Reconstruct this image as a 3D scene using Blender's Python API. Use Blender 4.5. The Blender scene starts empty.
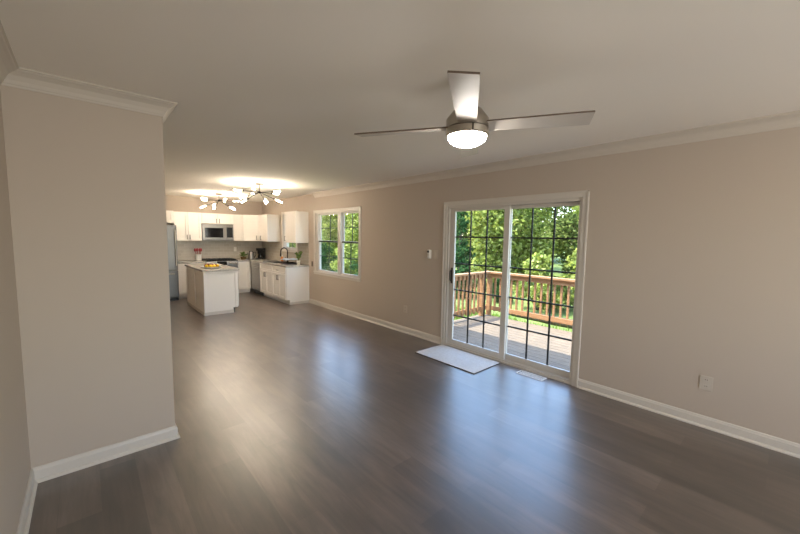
import bpy, bmesh, math, random
from mathutils import Vector, Matrix
PI = math.pi
C = bpy.context.scene.collection
scene = bpy.context.scene
random.seed(7)

# ------------------------------------------------------------------ camera
CAM_F, YAW, PITCH, ROLL, EYE = 350.609, 0.731, 0.087, 0.015, 1.541
cam_data = bpy.data.cameras.new('camera')
cam_data.sensor_width = 36.0
cam_data.lens = CAM_F / 800 * 36.0
cam_data.clip_start = 0.02
cam = bpy.data.objects.new('camera', cam_data)
C.objects.link(cam)
cyw, syw, cp, sp = math.cos(YAW), math.sin(YAW), math.cos(PITCH), math.sin(PITCH)
fwd = Vector((syw*cp, cyw*cp, -sp))
rgt = Vector((cyw, -syw, 0))
upv = rgt.cross(fwd)
r2 = rgt*math.cos(ROLL) + upv*math.sin(ROLL)
u2 = upv*math.cos(ROLL) - rgt*math.sin(ROLL)
m = Matrix((r2, u2, -fwd)).transposed().to_4x4()
m.translation = Vector((0, 0, EYE))
cam.matrix_world = m
scene.camera = cam

# ------------------------------------------------------------------ sky, sun, exposure
world = bpy.data.worlds.new('sky')
scene.world = world
world.use_nodes = True
wn = world.node_tree
wn.nodes.clear()
wo = wn.nodes.new('ShaderNodeOutputWorld')
bg = wn.nodes.new('ShaderNodeBackground')
sky = wn.nodes.new('ShaderNodeTexSky')
sky.sky_type = 'NISHITA'
sky.sun_disc = False
sky.sun_elevation = math.radians(60)
sky.sun_rotation = math.radians(-40)
sky.air_density = 1.0
sky.dust_density = 1.0
bg.inputs['Strength'].default_value = 1.15
wn.links.new(sky.outputs[0], bg.inputs['Color'])
wn.links.new(bg.outputs[0], wo.inputs['Surface'])

sun_d = bpy.data.lights.new('sun', 'SUN')
sun_d.energy = 8.0
sun_d.angle = math.radians(0.7)
sun_d.color = (1.0, 0.94, 0.84)
sun = bpy.data.objects.new('sun', sun_d)
C.objects.link(sun)
el = math.radians(60)
sd = Vector((0.652*math.cos(el), -0.758*math.cos(el), -math.sin(el)))
sun.rotation_euler = sd.to_track_quat('-Z', 'Y').to_euler()
sun.location = (0, 8, 9)

# added fill lamp outside an unseen opening behind the camera
al = bpy.data.lights.new('rear_fill_lamp', 'AREA')
al.shape = 'RECTANGLE'
al.size, al.size_y = 2.2, 1.35
al.energy = 88
al.color = (1.0, 0.985, 0.96)
alo = bpy.data.objects.new('rear_fill_lamp', al)
C.objects.link(alo)
alo.location = (1.8, -3.36, 1.5)
# the added lamp looks in and upwards to brighten the ceiling
alo.rotation_euler = Vector((0, 0.8, 0.6)).to_track_quat('-Z', 'Z').to_euler()

scene.view_settings.view_transform = 'Standard'
scene.view_settings.look = 'None'
scene.view_settings.exposure = 0.58
scene.view_settings.gamma = 1.0
scene.view_settings.use_curve_mapping = False
BULB = 185.0
BOWL = 44.0

# ------------------------------------------------------------------ materials
def lin(c):
    return tuple((x/255/12.92 if x/255 <= 0.04045 else ((x/255+0.055)/1.055)**2.4) for x in c) + (1.0,)

def mat(name, rgb, rough=0.5, metal=0.0, noise=None, bump=None, spec=0.5, emit=None, coat=0.0):
    m = bpy.data.materials.new(name)
    m.use_nodes = True
    nt = m.node_tree
    b = nt.nodes['Principled BSDF']
    b.inputs['Base Color'].default_value = lin(rgb)
    b.inputs['Roughness'].default_value = rough
    b.inputs['Metallic'].default_value = metal
    b.inputs['Specular IOR Level'].default_value = spec
    if coat:
        b.inputs['Coat Weight'].default_value = coat
    tc = None
    if noise or bump:
        tc = nt.nodes.new('ShaderNodeTexCoord')
    if noise:
        sc, rgb2, stretch = noise
        mp = nt.nodes.new('ShaderNodeMapping')
        mp.inputs['Scale'].default_value = stretch
        nz = nt.nodes.new('ShaderNodeTexNoise')
        nz.inputs['Scale'].default_value = sc
        nz.inputs['Detail'].default_value = 5
        mx = nt.nodes.new('ShaderNodeValToRGB')
        mx.color_ramp.elements[0].color = lin(rgb)
        mx.color_ramp.elements[1].color = lin(rgb2)
        mx.color_ramp.elements[0].position = 0.35
        mx.color_ramp.elements[1].position = 0.65
        nt.links.new(tc.outputs['Object'], mp.inputs['Vector'])
        nt.links.new(mp.outputs[0], nz.inputs['Vector'])
        nt.links.new(nz.outputs['Fac'], mx.inputs['Fac'])
        nt.links.new(mx.outputs[0], b.inputs['Base Color'])
    if bump:
        sc, st = bump
        nz = nt.nodes.new('ShaderNodeTexNoise')
        nz.inputs['Scale'].default_value = sc
        bp = nt.nodes.new('ShaderNodeBump')
        bp.inputs['Strength'].default_value = st
        bp.inputs['Distance'].default_value = 0.01
        nt.links.new(tc.outputs['Object'], nz.inputs['Vector'])
        nt.links.new(nz.outputs['Fac'], bp.inputs['Height'])
        nt.links.new(bp.outputs[0], b.inputs['Normal'])
    if emit:
        b.inputs['Emission Color'].default_value = lin(emit[0])
        b.inputs['Emission Strength'].default_value = emit[1]
    return m

M = {}
M['wall'] = mat('wall_paint', (185, 172, 157), 0.75, bump=(220, 0.04), spec=0.25)
M['ceiling'] = mat('ceiling_paint', (242, 235, 224), 0.85, bump=(160, 0.05), spec=0.2)
M['trim'] = mat('trim_paint', (204, 197, 186), 0.4)
M['crown'] = mat('crown_paint', (198, 188, 174), 0.6)
M['vinyl'] = mat('white_vinyl', (200, 193, 182), 0.35)
M['cabinet'] = mat('cabinet_paint', (232, 226, 217), 0.4)
M['steel'] = mat('brushed_steel', (168, 165, 160), 0.32, 1.0, noise=(30, (140, 138, 134), (1, 1, 30)))
M['darksteel'] = mat('dark_steel', (112, 111, 108), 0.35, 1.0)
M['nickel'] = mat('brushed_nickel', (176, 168, 156), 0.3, 1.0)
M['handle'] = mat('pewter_pull', (120, 114, 106), 0.35, 1.0)
M['black'] = mat('black_enamel', (18, 18, 19), 0.3)
M['blackglass'] = mat('black_glass', (10, 10, 12), 0.08)
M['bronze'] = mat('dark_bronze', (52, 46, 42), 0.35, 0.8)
M['grille'] = mat('dark_grille_bar', (26, 27, 27), 0.5)
M['counter'] = mat('speckled_granite', (150, 145, 137), 0.22, noise=(60, (194, 189, 180), (1, 1, 1)))
M['white'] = mat('white_ceramic', (238, 234, 226), 0.2)
M['plate'] = mat('white_plastic', (226, 221, 212), 0.4)
M['paleplate'] = mat('pale_plastic', (192, 182, 168), 0.4)
M['beigeplate'] = mat('beige_plastic', (190, 178, 163), 0.45)
M['brownplate'] = mat('brown_plastic', (96, 80, 68), 0.45)
M['red'] = mat('red_silicone', (132, 28, 26), 0.4)
M['apple'] = mat('apple_skin', (128, 22, 26), 0.3, noise=(14, (150, 60, 40), (1, 1, 1)))
M['lemon'] = mat('lemon_skin', (240, 200, 40), 0.4, bump=(180, 0.2))
M['orange'] = mat('orange_plastic', (224, 140, 60), 0.4)
M['stem'] = mat('brown_stem', (80, 58, 34), 0.7)
M['toweling'] = mat('pale_blue_cloth', (190, 208, 226), 0.9, bump=(300, 0.4))
M['wicker'] = mat('brown_wicker', (110, 88, 56), 0.8, bump=(200, 0.6))
M['potleaf'] = mat('houseplant_leaf', (52, 84, 40), 0.5, noise=(20, (120, 140, 60), (1, 1, 1)))
M['blade'] = mat('fan_blade_silver', (196, 188, 178), 0.42, noise=(8, (188, 180, 170), (1, 1, 1)))
M['bladeedge'] = mat('fan_blade_edge', (98, 82, 68), 0.5)
M['mat'] = mat('door_mat_weave', (212, 208, 202), 0.95, bump=(260, 0.6), noise=(40, (222, 219, 214), (1, 1, 1)))
M['matedge'] = mat('door_mat_edge', (70, 64, 60), 0.9)
M['rail'] = mat('cedar_wood', (146, 104, 68), 0.75, noise=(6, (168, 126, 86), (1, 1, 9)))
M['deck'] = mat('weathered_deck_wood', (98, 87, 74), 0.85, noise=(7, (130, 114, 94), (9, 1, 9)))
M['bark'] = mat('tree_bark', (74, 62, 48), 0.9, bump=(12, 0.8))
M['siding'] = mat('house_siding', (205, 200, 190), 0.7)
M['bowl'] = mat('frosted_bowl_glow', (240, 236, 228), 0.4, emit=((255, 248, 238), BOWL))
M['bulb'] = mat('tube_bulb_glow', (255, 240, 220), 0.3, emit=((255, 238, 216), BULB))

def wood_floor():
    m = bpy.data.materials.new('plank_floor')
    m.use_nodes = True
    nt = m.node_tree; L = nt.links.new
    b = nt.nodes['Principled BSDF']
    tc = nt.nodes.new('ShaderNodeTexCoord')
    mp = nt.nodes.new('ShaderNodeMapping')
    mp.inputs['Rotation'].default_value = (0, 0, PI/2)
    L(tc.outputs['Object'], mp.inputs['Vector'])
    br = nt.nodes.new('ShaderNodeTexBrick')
    br.inputs['Scale'].default_value = 1.0
    br.inputs['Brick Width'].default_value = 1.22
    br.inputs['Row Height'].default_value = 0.182
    br.inputs['Mortar Size'].default_value = 0.0016
    br.inputs['Mortar Smooth'].default_value = 0.3
    br.inputs['Bias'].default_value = 0.0
    br.offset = 0.37
    br.offset_frequency = 2
    br.inputs['Color1'].default_value = lin((68, 58, 51))
    br.inputs['Color2'].default_value = lin((101, 88, 79))
    br.inputs['Mortar'].default_value = lin((78, 68, 62))
    L(mp.outputs[0], br.inputs['Vector'])
    # long grain streaks
    mg = nt.nodes.new('ShaderNodeMapping')
    mg.inputs['Scale'].default_value = (9, 0.9, 1)
    L(tc.outputs['Object'], mg.inputs['Vector'])
    ng = nt.nodes.new('ShaderNodeTexNoise')
    ng.inputs['Scale'].default_value = 2.2
    ng.inputs['Detail'].default_value = 8
    ng.inputs['Roughness'].default_value = 0.65
    ng.inputs['Distortion'].default_value = 0.6
    L(mg.outputs[0], ng.inputs['Vector'])
    rg = nt.nodes.new('ShaderNodeValToRGB')
    rg.color_ramp.elements[0].position = 0.3
    rg.color_ramp.elements[0].color = (0.58, 0.57, 0.56, 1)
    rg.color_ramp.elements[1].position = 0.72
    rg.color_ramp.elements[1].color = (1.36, 1.35, 1.34, 1)
    L(ng.outputs['Fac'], rg.inputs['Fac'])
    # larger mottling
    nm = nt.nodes.new('ShaderNodeTexNoise')
    nm.inputs['Scale'].default_value = 3.2
    nm.inputs['Detail'].default_value = 3
    mm = nt.nodes.new('ShaderNodeMapping')
    mm.inputs['Scale'].default_value = (2.2, 0.7, 1)
    L(tc.outputs['Object'], mm.inputs['Vector'])
    L(mm.outputs[0], nm.inputs['Vector'])
    rm = nt.nodes.new('ShaderNodeValToRGB')
    rm.color_ramp.elements[0].position = 0.32
    rm.color_ramp.elements[0].color = (0.72, 0.71, 0.7, 1)
    rm.color_ramp.elements[1].position = 0.68
    rm.color_ramp.elements[1].color = (1.25, 1.24, 1.23, 1)
    L(nm.outputs['Fac'], rm.inputs['Fac'])
    m1 = nt.nodes.new('ShaderNodeMixRGB'); m1.blend_type = 'MULTIPLY'; m1.inputs[0].default_value = 1
    m2 = nt.nodes.new('ShaderNodeMixRGB'); m2.blend_type = 'MULTIPLY'; m2.inputs[0].default_value = 1
    L(br.outputs['Color'], m1.inputs[1]); L(rg.outputs[0], m1.inputs[2])
    L(m1.outputs[0], m2.inputs[1]); L(rm.outputs[0], m2.inputs[2])
    L(m2.outputs[0], b.inputs['Base Color'])
    rr = nt.nodes.new('ShaderNodeMapRange')
    rr.inputs['To Min'].default_value = 0.34
    rr.inputs['To Max'].default_value = 0.5
    L(ng.outputs['Fac'], rr.inputs['Value'])
    L(rr.outputs[0], b.inputs['Roughness'])
    bp = nt.nodes.new('ShaderNodeBump')
    bp.inputs['Strength'].default_value = 0.12
    bp.inputs['Distance'].default_value = 0.004
    L(ng.outputs['Fac'], bp.inputs['Height'])
    L(bp.outputs[0], b.inputs['Normal'])
    b.inputs['Specular IOR Level'].default_value = 0.9
    b.inputs['Coat Weight'].default_value = 0.85
    b.inputs['Coat Roughness'].default_value = 0.3
    b.inputs['Coat IOR'].default_value = 1.7
    return m
M['floor'] = wood_floor()

def tile_mat():
    m = bpy.data.materials.new('backsplash_tile')
    m.use_nodes = True
    nt = m.node_tree; L = nt.links.new
    b = nt.nodes['Principled BSDF']
    tc = nt.nodes.new('ShaderNodeTexCoord')
    sx = nt.nodes.new('ShaderNodeSeparateXYZ'); cx = nt.nodes.new('ShaderNodeCombineXYZ')
    ad = nt.nodes.new('ShaderNodeMath'); ad.operation = 'ADD'
    L(tc.outputs['Object'], sx.inputs[0])
    L(sx.outputs['X'], ad.inputs[0]); L(sx.outputs['Y'], ad.inputs[1])
    L(ad.outputs[0], cx.inputs['X']); L(sx.outputs['Z'], cx.inputs['Y'])
    br = nt.nodes.new('ShaderNodeTexBrick')
    br.inputs['Scale'].default_value = 1
    br.inputs['Brick Width'].default_value = 0.15
    br.inputs['Row Height'].default_value = 0.075
    br.inputs['Mortar Size'].default_value = 0.002
    br.inputs['Color1'].default_value = lin((178, 170, 156))
    br.inputs['Color2'].default_value = lin((186, 178, 164))
    br.inputs['Mortar'].default_value = lin((200, 194, 184))
    L(cx.outputs[0], br.inputs['Vector'])
    L(br.outputs['Color'], b.inputs['Base Color'])
    b.inputs['Roughness'].default_value = 0.25
    return m
M['tile'] = tile_mat()

def glass_mat():
    m = bpy.data.materials.new('window_glass')
    m.use_nodes = True
    nt = m.node_tree; nt.nodes.clear(); L = nt.links.new
    o = nt.nodes.new('ShaderNodeOutputMaterial')
    t = nt.nodes.new('ShaderNodeBsdfTransparent'); t.inputs[0].default_value = (0.97, 0.985, 0.975, 1)
    g = nt.nodes.new('ShaderNodeBsdfGlossy'); g.inputs['Roughness'].default_value = 0.0
    lw = nt.nodes.new('ShaderNodeLayerWeight'); lw.inputs['Blend'].default_value = 0.5
    pw = nt.nodes.new('ShaderNodeMath'); pw.operation = 'POWER'; pw.inputs[1].default_value = 5.0
    f = nt.nodes.new('ShaderNodeMath'); f.operation = 'MULTIPLY_ADD'; f.inputs[1].default_value = 0.9; f.inputs[2].default_value = 0.035
    L(lw.outputs['Facing'], pw.inputs[0]); L(pw.outputs[0], f.inputs[0])
    x = nt.nodes.new('ShaderNodeMixShader')
    L(f.outputs[0], x.inputs[0]); L(t.outputs[0], x.inputs[1]); L(g.outputs[0], x.inputs[2])
    L(x.outputs[0], o.inputs['Surface'])
    return m
M['glass'] = glass_mat()

def leaf_mat(name, cols):
    m = bpy.data.materials.new(name)
    m.use_nodes = True
    nt = m.node_tree; nt.nodes.clear(); L = nt.links.new
    o = nt.nodes.new('ShaderNodeOutputMaterial')
    ge = nt.nodes.new('ShaderNodeNewGeometry')
    rp = nt.nodes.new('ShaderNodeValToRGB')
    while len(rp.color_ramp.elements) < len(cols):
        rp.color_ramp.elements.new(0.5)
    for i, c in enumerate(cols):
        rp.color_ramp.elements[i].position = i/(len(cols)-1)
        rp.color_ramp.elements[i].color = lin(c)
    L(ge.outputs['Random Per Island'], rp.inputs[0])
    d = nt.nodes.new('ShaderNodeBsdfDiffuse')
    t = nt.nodes.new('ShaderNodeBsdfTranslucent')
    x = nt.nodes.new('ShaderNodeMixShader'); x.inputs[0].default_value = 0.35
    L(rp.outputs[0], d.inputs[0]); L(rp.outputs[0], t.inputs[0])
    L(d.outputs[0], x.inputs[1]); L(t.outputs[0], x.inputs[2])
    L(x.outputs[0], o.inputs['Surface'])
    return m
M['leaf_bright'] = leaf_mat('bright_leaf', [(116, 126, 50), (152, 160, 76), (178, 184, 108), (86, 104, 48), (138, 148, 66)])
M['leaf_mid'] = leaf_mat('mid_leaf', [(60, 78, 40), (106, 122, 60), (142, 152, 86), (78, 98, 52)])
M['leaf_dark'] = leaf_mat('evergreen_leaf', [(34, 62, 36), (52, 84, 46), (70, 104, 58)])
M['lawn'] = mat('lawn_grass', (82, 100, 42), 0.95, noise=(2.2, (112, 130, 62), (1, 1, 1)), bump=(30, 0.8))
M['grassblade'] = leaf_mat('grass_blade', [(84, 108, 40), (116, 138, 58), (138, 156, 80)])

# ------------------------------------------------------------------ mesh helpers
class MB:
    def __init__(s):
        s.bm = bmesh.new()
    def box(s, a, b, bev=0.0):
        lo = [min(a[i], b[i]) for i in range(3)]; hi = [max(a[i], b[i]) for i in range(3)]
        r = bmesh.ops.create_cube(s.bm, size=1)
        vs = r['verts']
        for v in vs:
            v.co = Vector([lo[i] + (v.co[i]+0.5)*(hi[i]-lo[i]) for i in range(3)])
        if bev:
            es = list({e for v in vs for e in v.link_edges})
            bmesh.ops.bevel(s.bm, geom=es, offset=bev, segments=2, affect='EDGES', profile=0.6)
        return s
    def tube(s, pts, rad, n=10, caps=True):
        pts = [Vector(p) for p in pts]
        if not isinstance(rad, (list, tuple)):
            rad = [rad]*len(pts)
        rings = []
        prev = None
        for i, p in enumerate(pts):
            d = (pts[min(i+1, len(pts)-1)] - pts[max(i-1, 0)]).normalized()
            if prev is None:
                a = Vector((0, 0, 1)) if abs(d.z) < 0.9 else Vector((1, 0, 0))
                x = d.cross(a).normalized()
            else:
                x = (prev - d*prev.dot(d)).normalized()
            prev = x
            y = d.cross(x)
            rings.append([s.bm.verts.new(p + (x*math.cos(2*PI*k/n) + y*math.sin(2*PI*k/n))*rad[i]) for k in range(n)])
        for a, b in zip(rings, rings[1:]):
            for k in range(n):
                s.bm.faces.new((a[k], a[(k+1) % n], b[(k+1) % n], b[k]))
        if caps:
            s.bm.faces.new(rings[0][::-1]); s.bm.faces.new(rings[-1])
        return s
    def lathe(s, prof, center=(0, 0, 0), n=32):
        c = Vector(center)
        rings = []
        for r, z in prof:
            if r < 1e-6:
                rings.append([s.bm.verts.new(c + Vector((0, 0, z)))])
            else:
                rings.append([s.bm.verts.new(c + Vector((r*math.cos(2*PI*k/n), r*math.sin(2*PI*k/n), z))) for k in range(n)])
        for a, b in zip(rings, rings[1:]):
            for k in range(n):
                k2 = (k+1) % n
                if len(a) == 1 and len(b) == 1: continue
                if len(a) == 1: s.bm.faces.new((a[0], b[k], b[k2]))
                elif len(b) == 1: s.bm.faces.new((a[k], a[k2], b[0]))
                else: s.bm.faces.new((a[k], a[k2], b[k2], b[k]))
        return s
    def prism(s, poly, z0, z1):
        a = [s.bm.verts.new((x, y, z0)) for x, y in poly]
        b = [s.bm.verts.new((x, y, z1)) for x, y in poly]
        n = len(poly)
        s.bm.faces.new(a[::-1]); s.bm.faces.new(b)
        for k in range(n):
            s.bm.faces.new((a[k], a[(k+1) % n], b[(k+1) % n], b[k]))
        return s
    def extrude_profile(s, prof, p0, p1, out, m0=0, m1=0, up=Vector((0, 0, 1))):
        """prof: (out, up) pairs closed; swept straight from p0 to p1"""
        p0, p1, out = Vector(p0), Vector(p1), Vector(out)
        d = (p1-p0).normalized()      # m0, m1: mitres, +1 lengthens the outer edge
        a = [s.bm.verts.new(p0 + out*u + up*v - d*u*m0) for u, v in prof]
        b = [s.bm.verts.new(p1 + out*u + up*v + d*u*m1) for u, v in prof]
        n = len(prof)
        for k in range(n):
            s.bm.faces.new((a[k], a[(k+1) % n], b[(k+1) % n], b[k]))
        s.bm.faces.new(a[::-1]); s.bm.faces.new(b)
        return s
    def ball(s, c, r, sub=2, scale=(1, 1, 1)):
        q = bmesh.ops.create_icosphere(s.bm, subdivisions=sub, radius=r)
        for v in q['verts']:
            v.co = Vector((v.co.x*scale[0], v.co.y*scale[1], v.co.z*scale[2])) + Vector(c)
        return s
    def xform(s, mtx):
        bmesh.ops.transform(s.bm, matrix=mtx, verts=s.bm.verts)
        return s
    def build(s, name, material, parent=None, smooth=False, bevel=0.0):
        bmesh.ops.recalc_face_normals(s.bm, faces=s.bm.faces)
        me = bpy.data.meshes.new(name)
        s.bm.to_mesh(me); s.bm.free()
        me.materials.append(M[material] if isinstance(material, str) else material)
        o = bpy.data.objects.new(name, me)
        C.objects.link(o)
        if parent is not None:
            o.parent = parent
        if smooth:
            for p in me.polygons: p.use_smooth = True
            try:
                me.set_sharp_from_angle(angle=math.radians(40))
            except Exception:
                pass
        if bevel:
            md = o.modifiers.new('bevel', 'BEVEL'); md.width = bevel; md.segments = 2; md.limit_method = 'ANGLE'
        return o

def tag(o, label, cat, group=None, kind=None):
    if label: o['label'] = label
    if cat: o['category'] = cat
    if group: o['group'] = group
    if kind: o['kind'] = kind
    return o
def thing(name, label, cat, loc=(0, 0, 0), rz=0.0, group=None, kind=None):
    o = bpy.data.objects.new(name, None)
    o.empty_display_size = 0.1
    C.objects.link(o)
    o.location = loc; o.rotation_euler = (0, 0, rz)
    return tag(o, label, cat, group, kind)
def struct(o, label, cat):
    return tag(o, label, cat, None, 'structure')
def copy_tree(o, parent=None):
    c = o.copy(); C.objects.link(c)
    if parent is not None: c.parent = parent
    for ch in list(o.children):
        copy_tree(ch, c)
    return c

# ------------------------------------------------------------------ room shell
D = 3.763          # inner face of the right wall
YB = 10.1          # inner face of the kitchen's end wall
H = 2.44
XL, YP, XE = -0.313, 3.0, 0.439
YF = -3.2
T = 0.14
DOOR = (1.445, 3.22, 0.0, 1.965)
WIN1 = (5.335, 6.98, 0.75, 2.012)
HOLE1 = (5.335, 7.03, 0.75, 2.012)
WIN2 = (7.93, 8.66, 1.18, 2.05)

o = MB().box((XL-0.14, YF-T, -0.12), (D+T, YB+T, 0)).build('floor', 'floor')
struct(o, 'grey brown wood plank floor running the length of the room', 'floor')
o = MB().box((XL-0.14, YF-T, H), (D+T, YB+T, H+0.3)).build('ceiling', 'ceiling')
struct(o, 'flat pale ceiling over living area and kitchen', 'ceiling')

def wall_with_holes(axis_lo, axis_hi, u0, u1, holes, plane):
    """wall slab; plane 'x': thickness along x, u = y ; plane 'y': thickness along y, u = x"""
    b = MB()
    us = sorted({u0, u1, *[h[0] for h in holes], *[h[1] for h in holes]})
    for a, c in zip(us, us[1:]):
        mid = (a+c)/2
        hs = [h for h in holes if h[0] < mid < h[1]]
        spans = [(0.0, H)]
        for h in hs:
            ns = []
            for s0, s1 in spans:
                if h[2] > s0: ns.append((s0, min(s1, h[2])))
                if h[3] < s1: ns.append((max(s0, h[3]), s1))
            spans = [q for q in ns if q[1]-q[0] > 1e-4]
        for s0, s1 in spans:
            if plane == 'x': b.box((axis_lo, a, s0), (axis_hi, c, s1))
            else: b.box((a, axis_lo, s0), (c, axis_hi, s1))
    bmesh.ops.remove_doubles(b.bm, verts=b.bm.verts, dist=1e-5)
    return b
o = wall_with_holes(D, D+T, YF-T, YB+T, [DOOR, HOLE1, WIN2], 'x').build('wall_right', 'wall')
struct(o, 'long beige wall with the glass door and windows', 'wall')
o = MB().box((XE, YB, 0), (D, YB+T, H)).build('wall_back', 'wall')
struct(o, 'beige end wall behind the kitchen cabinets', 'wall')
o = MB().box((XL-0.14, YF-T, 0), (XL, YP, H)).build('wall_left', 'wall')
struct(o, 'beige wall at the left edge beside the camera', 'wall')
o = MB().box((XL-0.14, YP, 0), (XE, YB+T, H)).build('wall_inner', 'wall')
struct(o, 'beige end of the partition wall jutting into the room', 'wall')
RW = (0.72, 2.88, 0.84, 2.15)  # unseen window opening, added to let the fill lamp shine in
o = wall_with_holes(YF-T, YF, XL, D, [RW], 'y').build('wall_front', 'wall')
struct(o, 'beige wall behind the camera with an added opening for the fill lamp', 'wall')
b = MB()
for s0, s1 in ((RW[0]-0.06, RW[0]), (RW[1], RW[1]+0.06)):
    b.box((s0, YF, RW[2]-0.06), (s1, YF+0.018, RW[3]+0.06))
b.box((RW[0], YF, RW[3]), (RW[1], YF+0.018, RW[3]+0.06)); b.box((RW[0], YF, RW[2]-0.06), (RW[1], YF+0.03, RW[2]))
b.box((1.78, YF-0.1, RW[2]), (1.82, YF-0.05, RW[3]))
o = b.build('fill_window', 'trim', bevel=0.003)
struct(o, 'added white framed window for the fill lamp behind the camera', 'window')

# eave of the roof outside, it shades the near deck boards
b = MB(); b.box((D+T, YF-0.6, 2.68), (3.955, YB+0.6, 2.83)); b.box((3.945, YF-0.6, 2.62), (3.975, YB+0.6, 2.86))
struct(b.build('roof_eave', 'siding'), 'pale roof eave along the outside of the house', 'roof')

BASE = [(0, 0), (0.026, 0), (0.025, 0.010), (0.019, 0.018), (0.0135, 0.021), (0.0135, 0.074), (0.010, 0.083), (0.009, 0.090), (0.005, 0.096), (0, 0.096)]
CROWN = [(0, 0), (0, -0.092), (0.006, -0.092), (0.010, -0.082), (0.014, -0.079), (0.022, -0.060), (0.040, -0.036), (0.060, -0.022), (0.072, -0.016), (0.076, -0.010), (0.085, -0.008), (0.085, 0)]
def base(name, p0, p1, out, label, m0=0, m1=0):
    struct(MB().extrude_profile(BASE, p0, p1, out, m0, m1).build(name, 'trim'), label, 'baseboard')
base('baseboard_right', (D, YF, 0), (D, 1.385, 0), (-1, 0, 0), 'white baseboard right of the sliding glass door')
base('baseboard_right.001', (D, 3.28, 0), (D, 7.275, 0), (-1, 0, 0), 'white baseboard between glass door and kitchen cabinets')
base('baseboard_inner', (XL, YP, 0), (XE, YP, 0), (0, -1, 0), 'white baseboard across the end of the partition', -1, 1)
base('baseboard_inner.001', (XE, YP, 0), (XE, YB, 0), (1, 0, 0), 'white baseboard along the far side of the partition', 1, 0)
base('baseboard_left', (XL, YF, 0), (XL, YP, 0), (1, 0, 0), 'white baseboard at the lower left corner', 0, -1)
def crown(name, p0, p1, out, label, m0=0, m1=0):
    struct(MB().extrude_profile(CROWN, p0, p1, out, m0, m1).build(name, 'crown'), label, 'crown moulding')
crown('trim_1', (D, YF, H), (D, 7.0, H), (-1, 0, 0), 'white crown moulding along the top of the long window wall')
crown('trim_2', (XL, YP, H), (XE, YP, H), (0, -1, 0), 'crown moulding across the top of the partition end', -1, 1)
crown('trim_3', (XE, YP, H), (XE, YB, H), (1, 0, 0), 'crown moulding along the far side of the partition', 1, 0)
crown('trim_4', (XL, YF, H), (XL, YP, H), (1, 0, 0), 'white crown moulding at the upper left corner', 0, -1)

# backsplash tiles (a little proud of the walls)
b = MB(); b.box((1.56, YB-0.008, 0.872), (D, YB, 1.36)); b.box((2.155, YB-0.008, 1.36), (2.89, YB, 1.40))
struct(b.build('trim_5', 'tile'), 'taupe tile backsplash on the kitchen end wall', 'backsplash')
b = MB(); b.box((D-0.008, 7.29, 0.872), (D, YB-0.008, 1.115)); b.box((D-0.008, 7.29, 1.115), (D, 7.86, 1.36)); b.box((D-0.008, 8.73, 1.115), (D, YB-0.008, 1.36))
struct(b.build('trim_6', 'tile'), 'taupe tile backsplash under the sink window', 'backsplash')

# ------------------------------------------------------------------ sliding glass door
dr = thing('door_1', 'white framed sliding glass door opening onto the deck', 'door', (D, 2.33, 0), 0, None, 'structure')
def rel(b, org): return b.xform(Matrix.Translation(-Vector(org)))
DO = (D, 2.33, 0)
b = MB()
y0, y1, z1 = DOOR[0], DOOR[1], DOOR[3]
CAS = [(0, 0), (0, 0.062), (0.017, 0.062), (0.019, 0.054), (0.014, 0.040), (0.014, 0.02), (0.010, 0.006), (0.008, 0)]
b.box((D-0.012, y0-0.06, 0), (D, y0, z1+0.06), 0.003); b.box((D-0.012, y1, 0), (D, y1+0.06, z1+0.06), 0.003)
b.box((D-0.012, y0, z1), (D, y1, z1+0.06), 0.003)
b.box((D-0.020, y0-0.062, 0), (D, y0-0.044, z1+0.062), 0.003); b.box((D-0.020, y1+0.044, 0), (D, y1+0.062, z1+0.062), 0.003)
b.box((D-0.020, y0-0.062, z1+0.044), (D, y1+0.062, z1+0.062), 0.003)
rel(b, DO).build('casing', 'trim', dr)
b = MB()
b.box((D, y0, 0), (D+T, y0+0.03, z1)); b.box((D, y1-0.03, 0), (D+T, y1, z1)); b.box((D, y0+0.03, z1-0.035), (D+T, y1-0.03, z1))
b.box((D, y0+0.03, 0), (D+T, y1-0.03, 0.022)); b.box((D+0.055, y0+0.03, 0.022), (D+0.062, y1-0.03, 0.04)); b.box((D+0.01, y0+0.03, 0.022), (D+0.018, y1-0.03, 0.045))
rel(b, DO).build('frame', 'vinyl', dr, bevel=0.002)
def slab(x0, ya, yb, za, zb, sl, sr, st, sb):
    b = MB(); t = 0.032
    b.box((x0, ya, za), (x0+t, ya+sr, zb)); b.box((x0, yb-sl, za), (x0+t, yb, zb))
    b.box((x0, ya+sr, zb-st), (x0+t, yb-sl, zb)); b.box((x0, ya+sr, za), (x0+t, yb-sl, za+sb))
    return b
HZ = (0.452, 0.815, 1.18, 1.545)
def bars(x, ga, gb, z0, z1, ys, zs, w=0.018, t=0.006):
    b = MB()
    for y in ys: b.box((x-t, y-w/2, z0), (x+t, y+w/2, z1))
    for z in zs: b.box((x-t, ga, z-w/2), (x+t, gb, z+w/2))
    return b
# left (sliding, inner track) panel
xa = D+0.020
pl = rel(slab(xa, 2.275, 3.188, 0.024, 1.929, 0.085, 0.072, 0.04, 0.085), DO).build('door_panel', 'vinyl', dr, bevel=0.003)
ga, gb = 2.347, 3.103
rel(MB().box((xa+0.010, ga, 0.109), (xa+0.014, gb, 1.889)), DO).build('glass', 'glass', pl)
rel(bars(xa+0.0165+0.006, ga, gb, 0.109, 1.889, [ga+(gb-ga)/3, ga+2*(gb-ga)/3], HZ), DO).build('grille', 'grille', pl)
b = MB().box((xa-0.014, 3.118, 0.90), (xa-0.002, 3.142, 1.12), 0.004); b.tube([(xa-0.013, 3.13, 0.93), (xa-0.045, 3.13, 0.95), (xa-0.045, 3.13, 1.07), (xa-0.013, 3.13, 1.09)], 0.008)
tag(rel(b, DO).build('handle', 'bronze', pl), 'dark pull handle', None)
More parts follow.
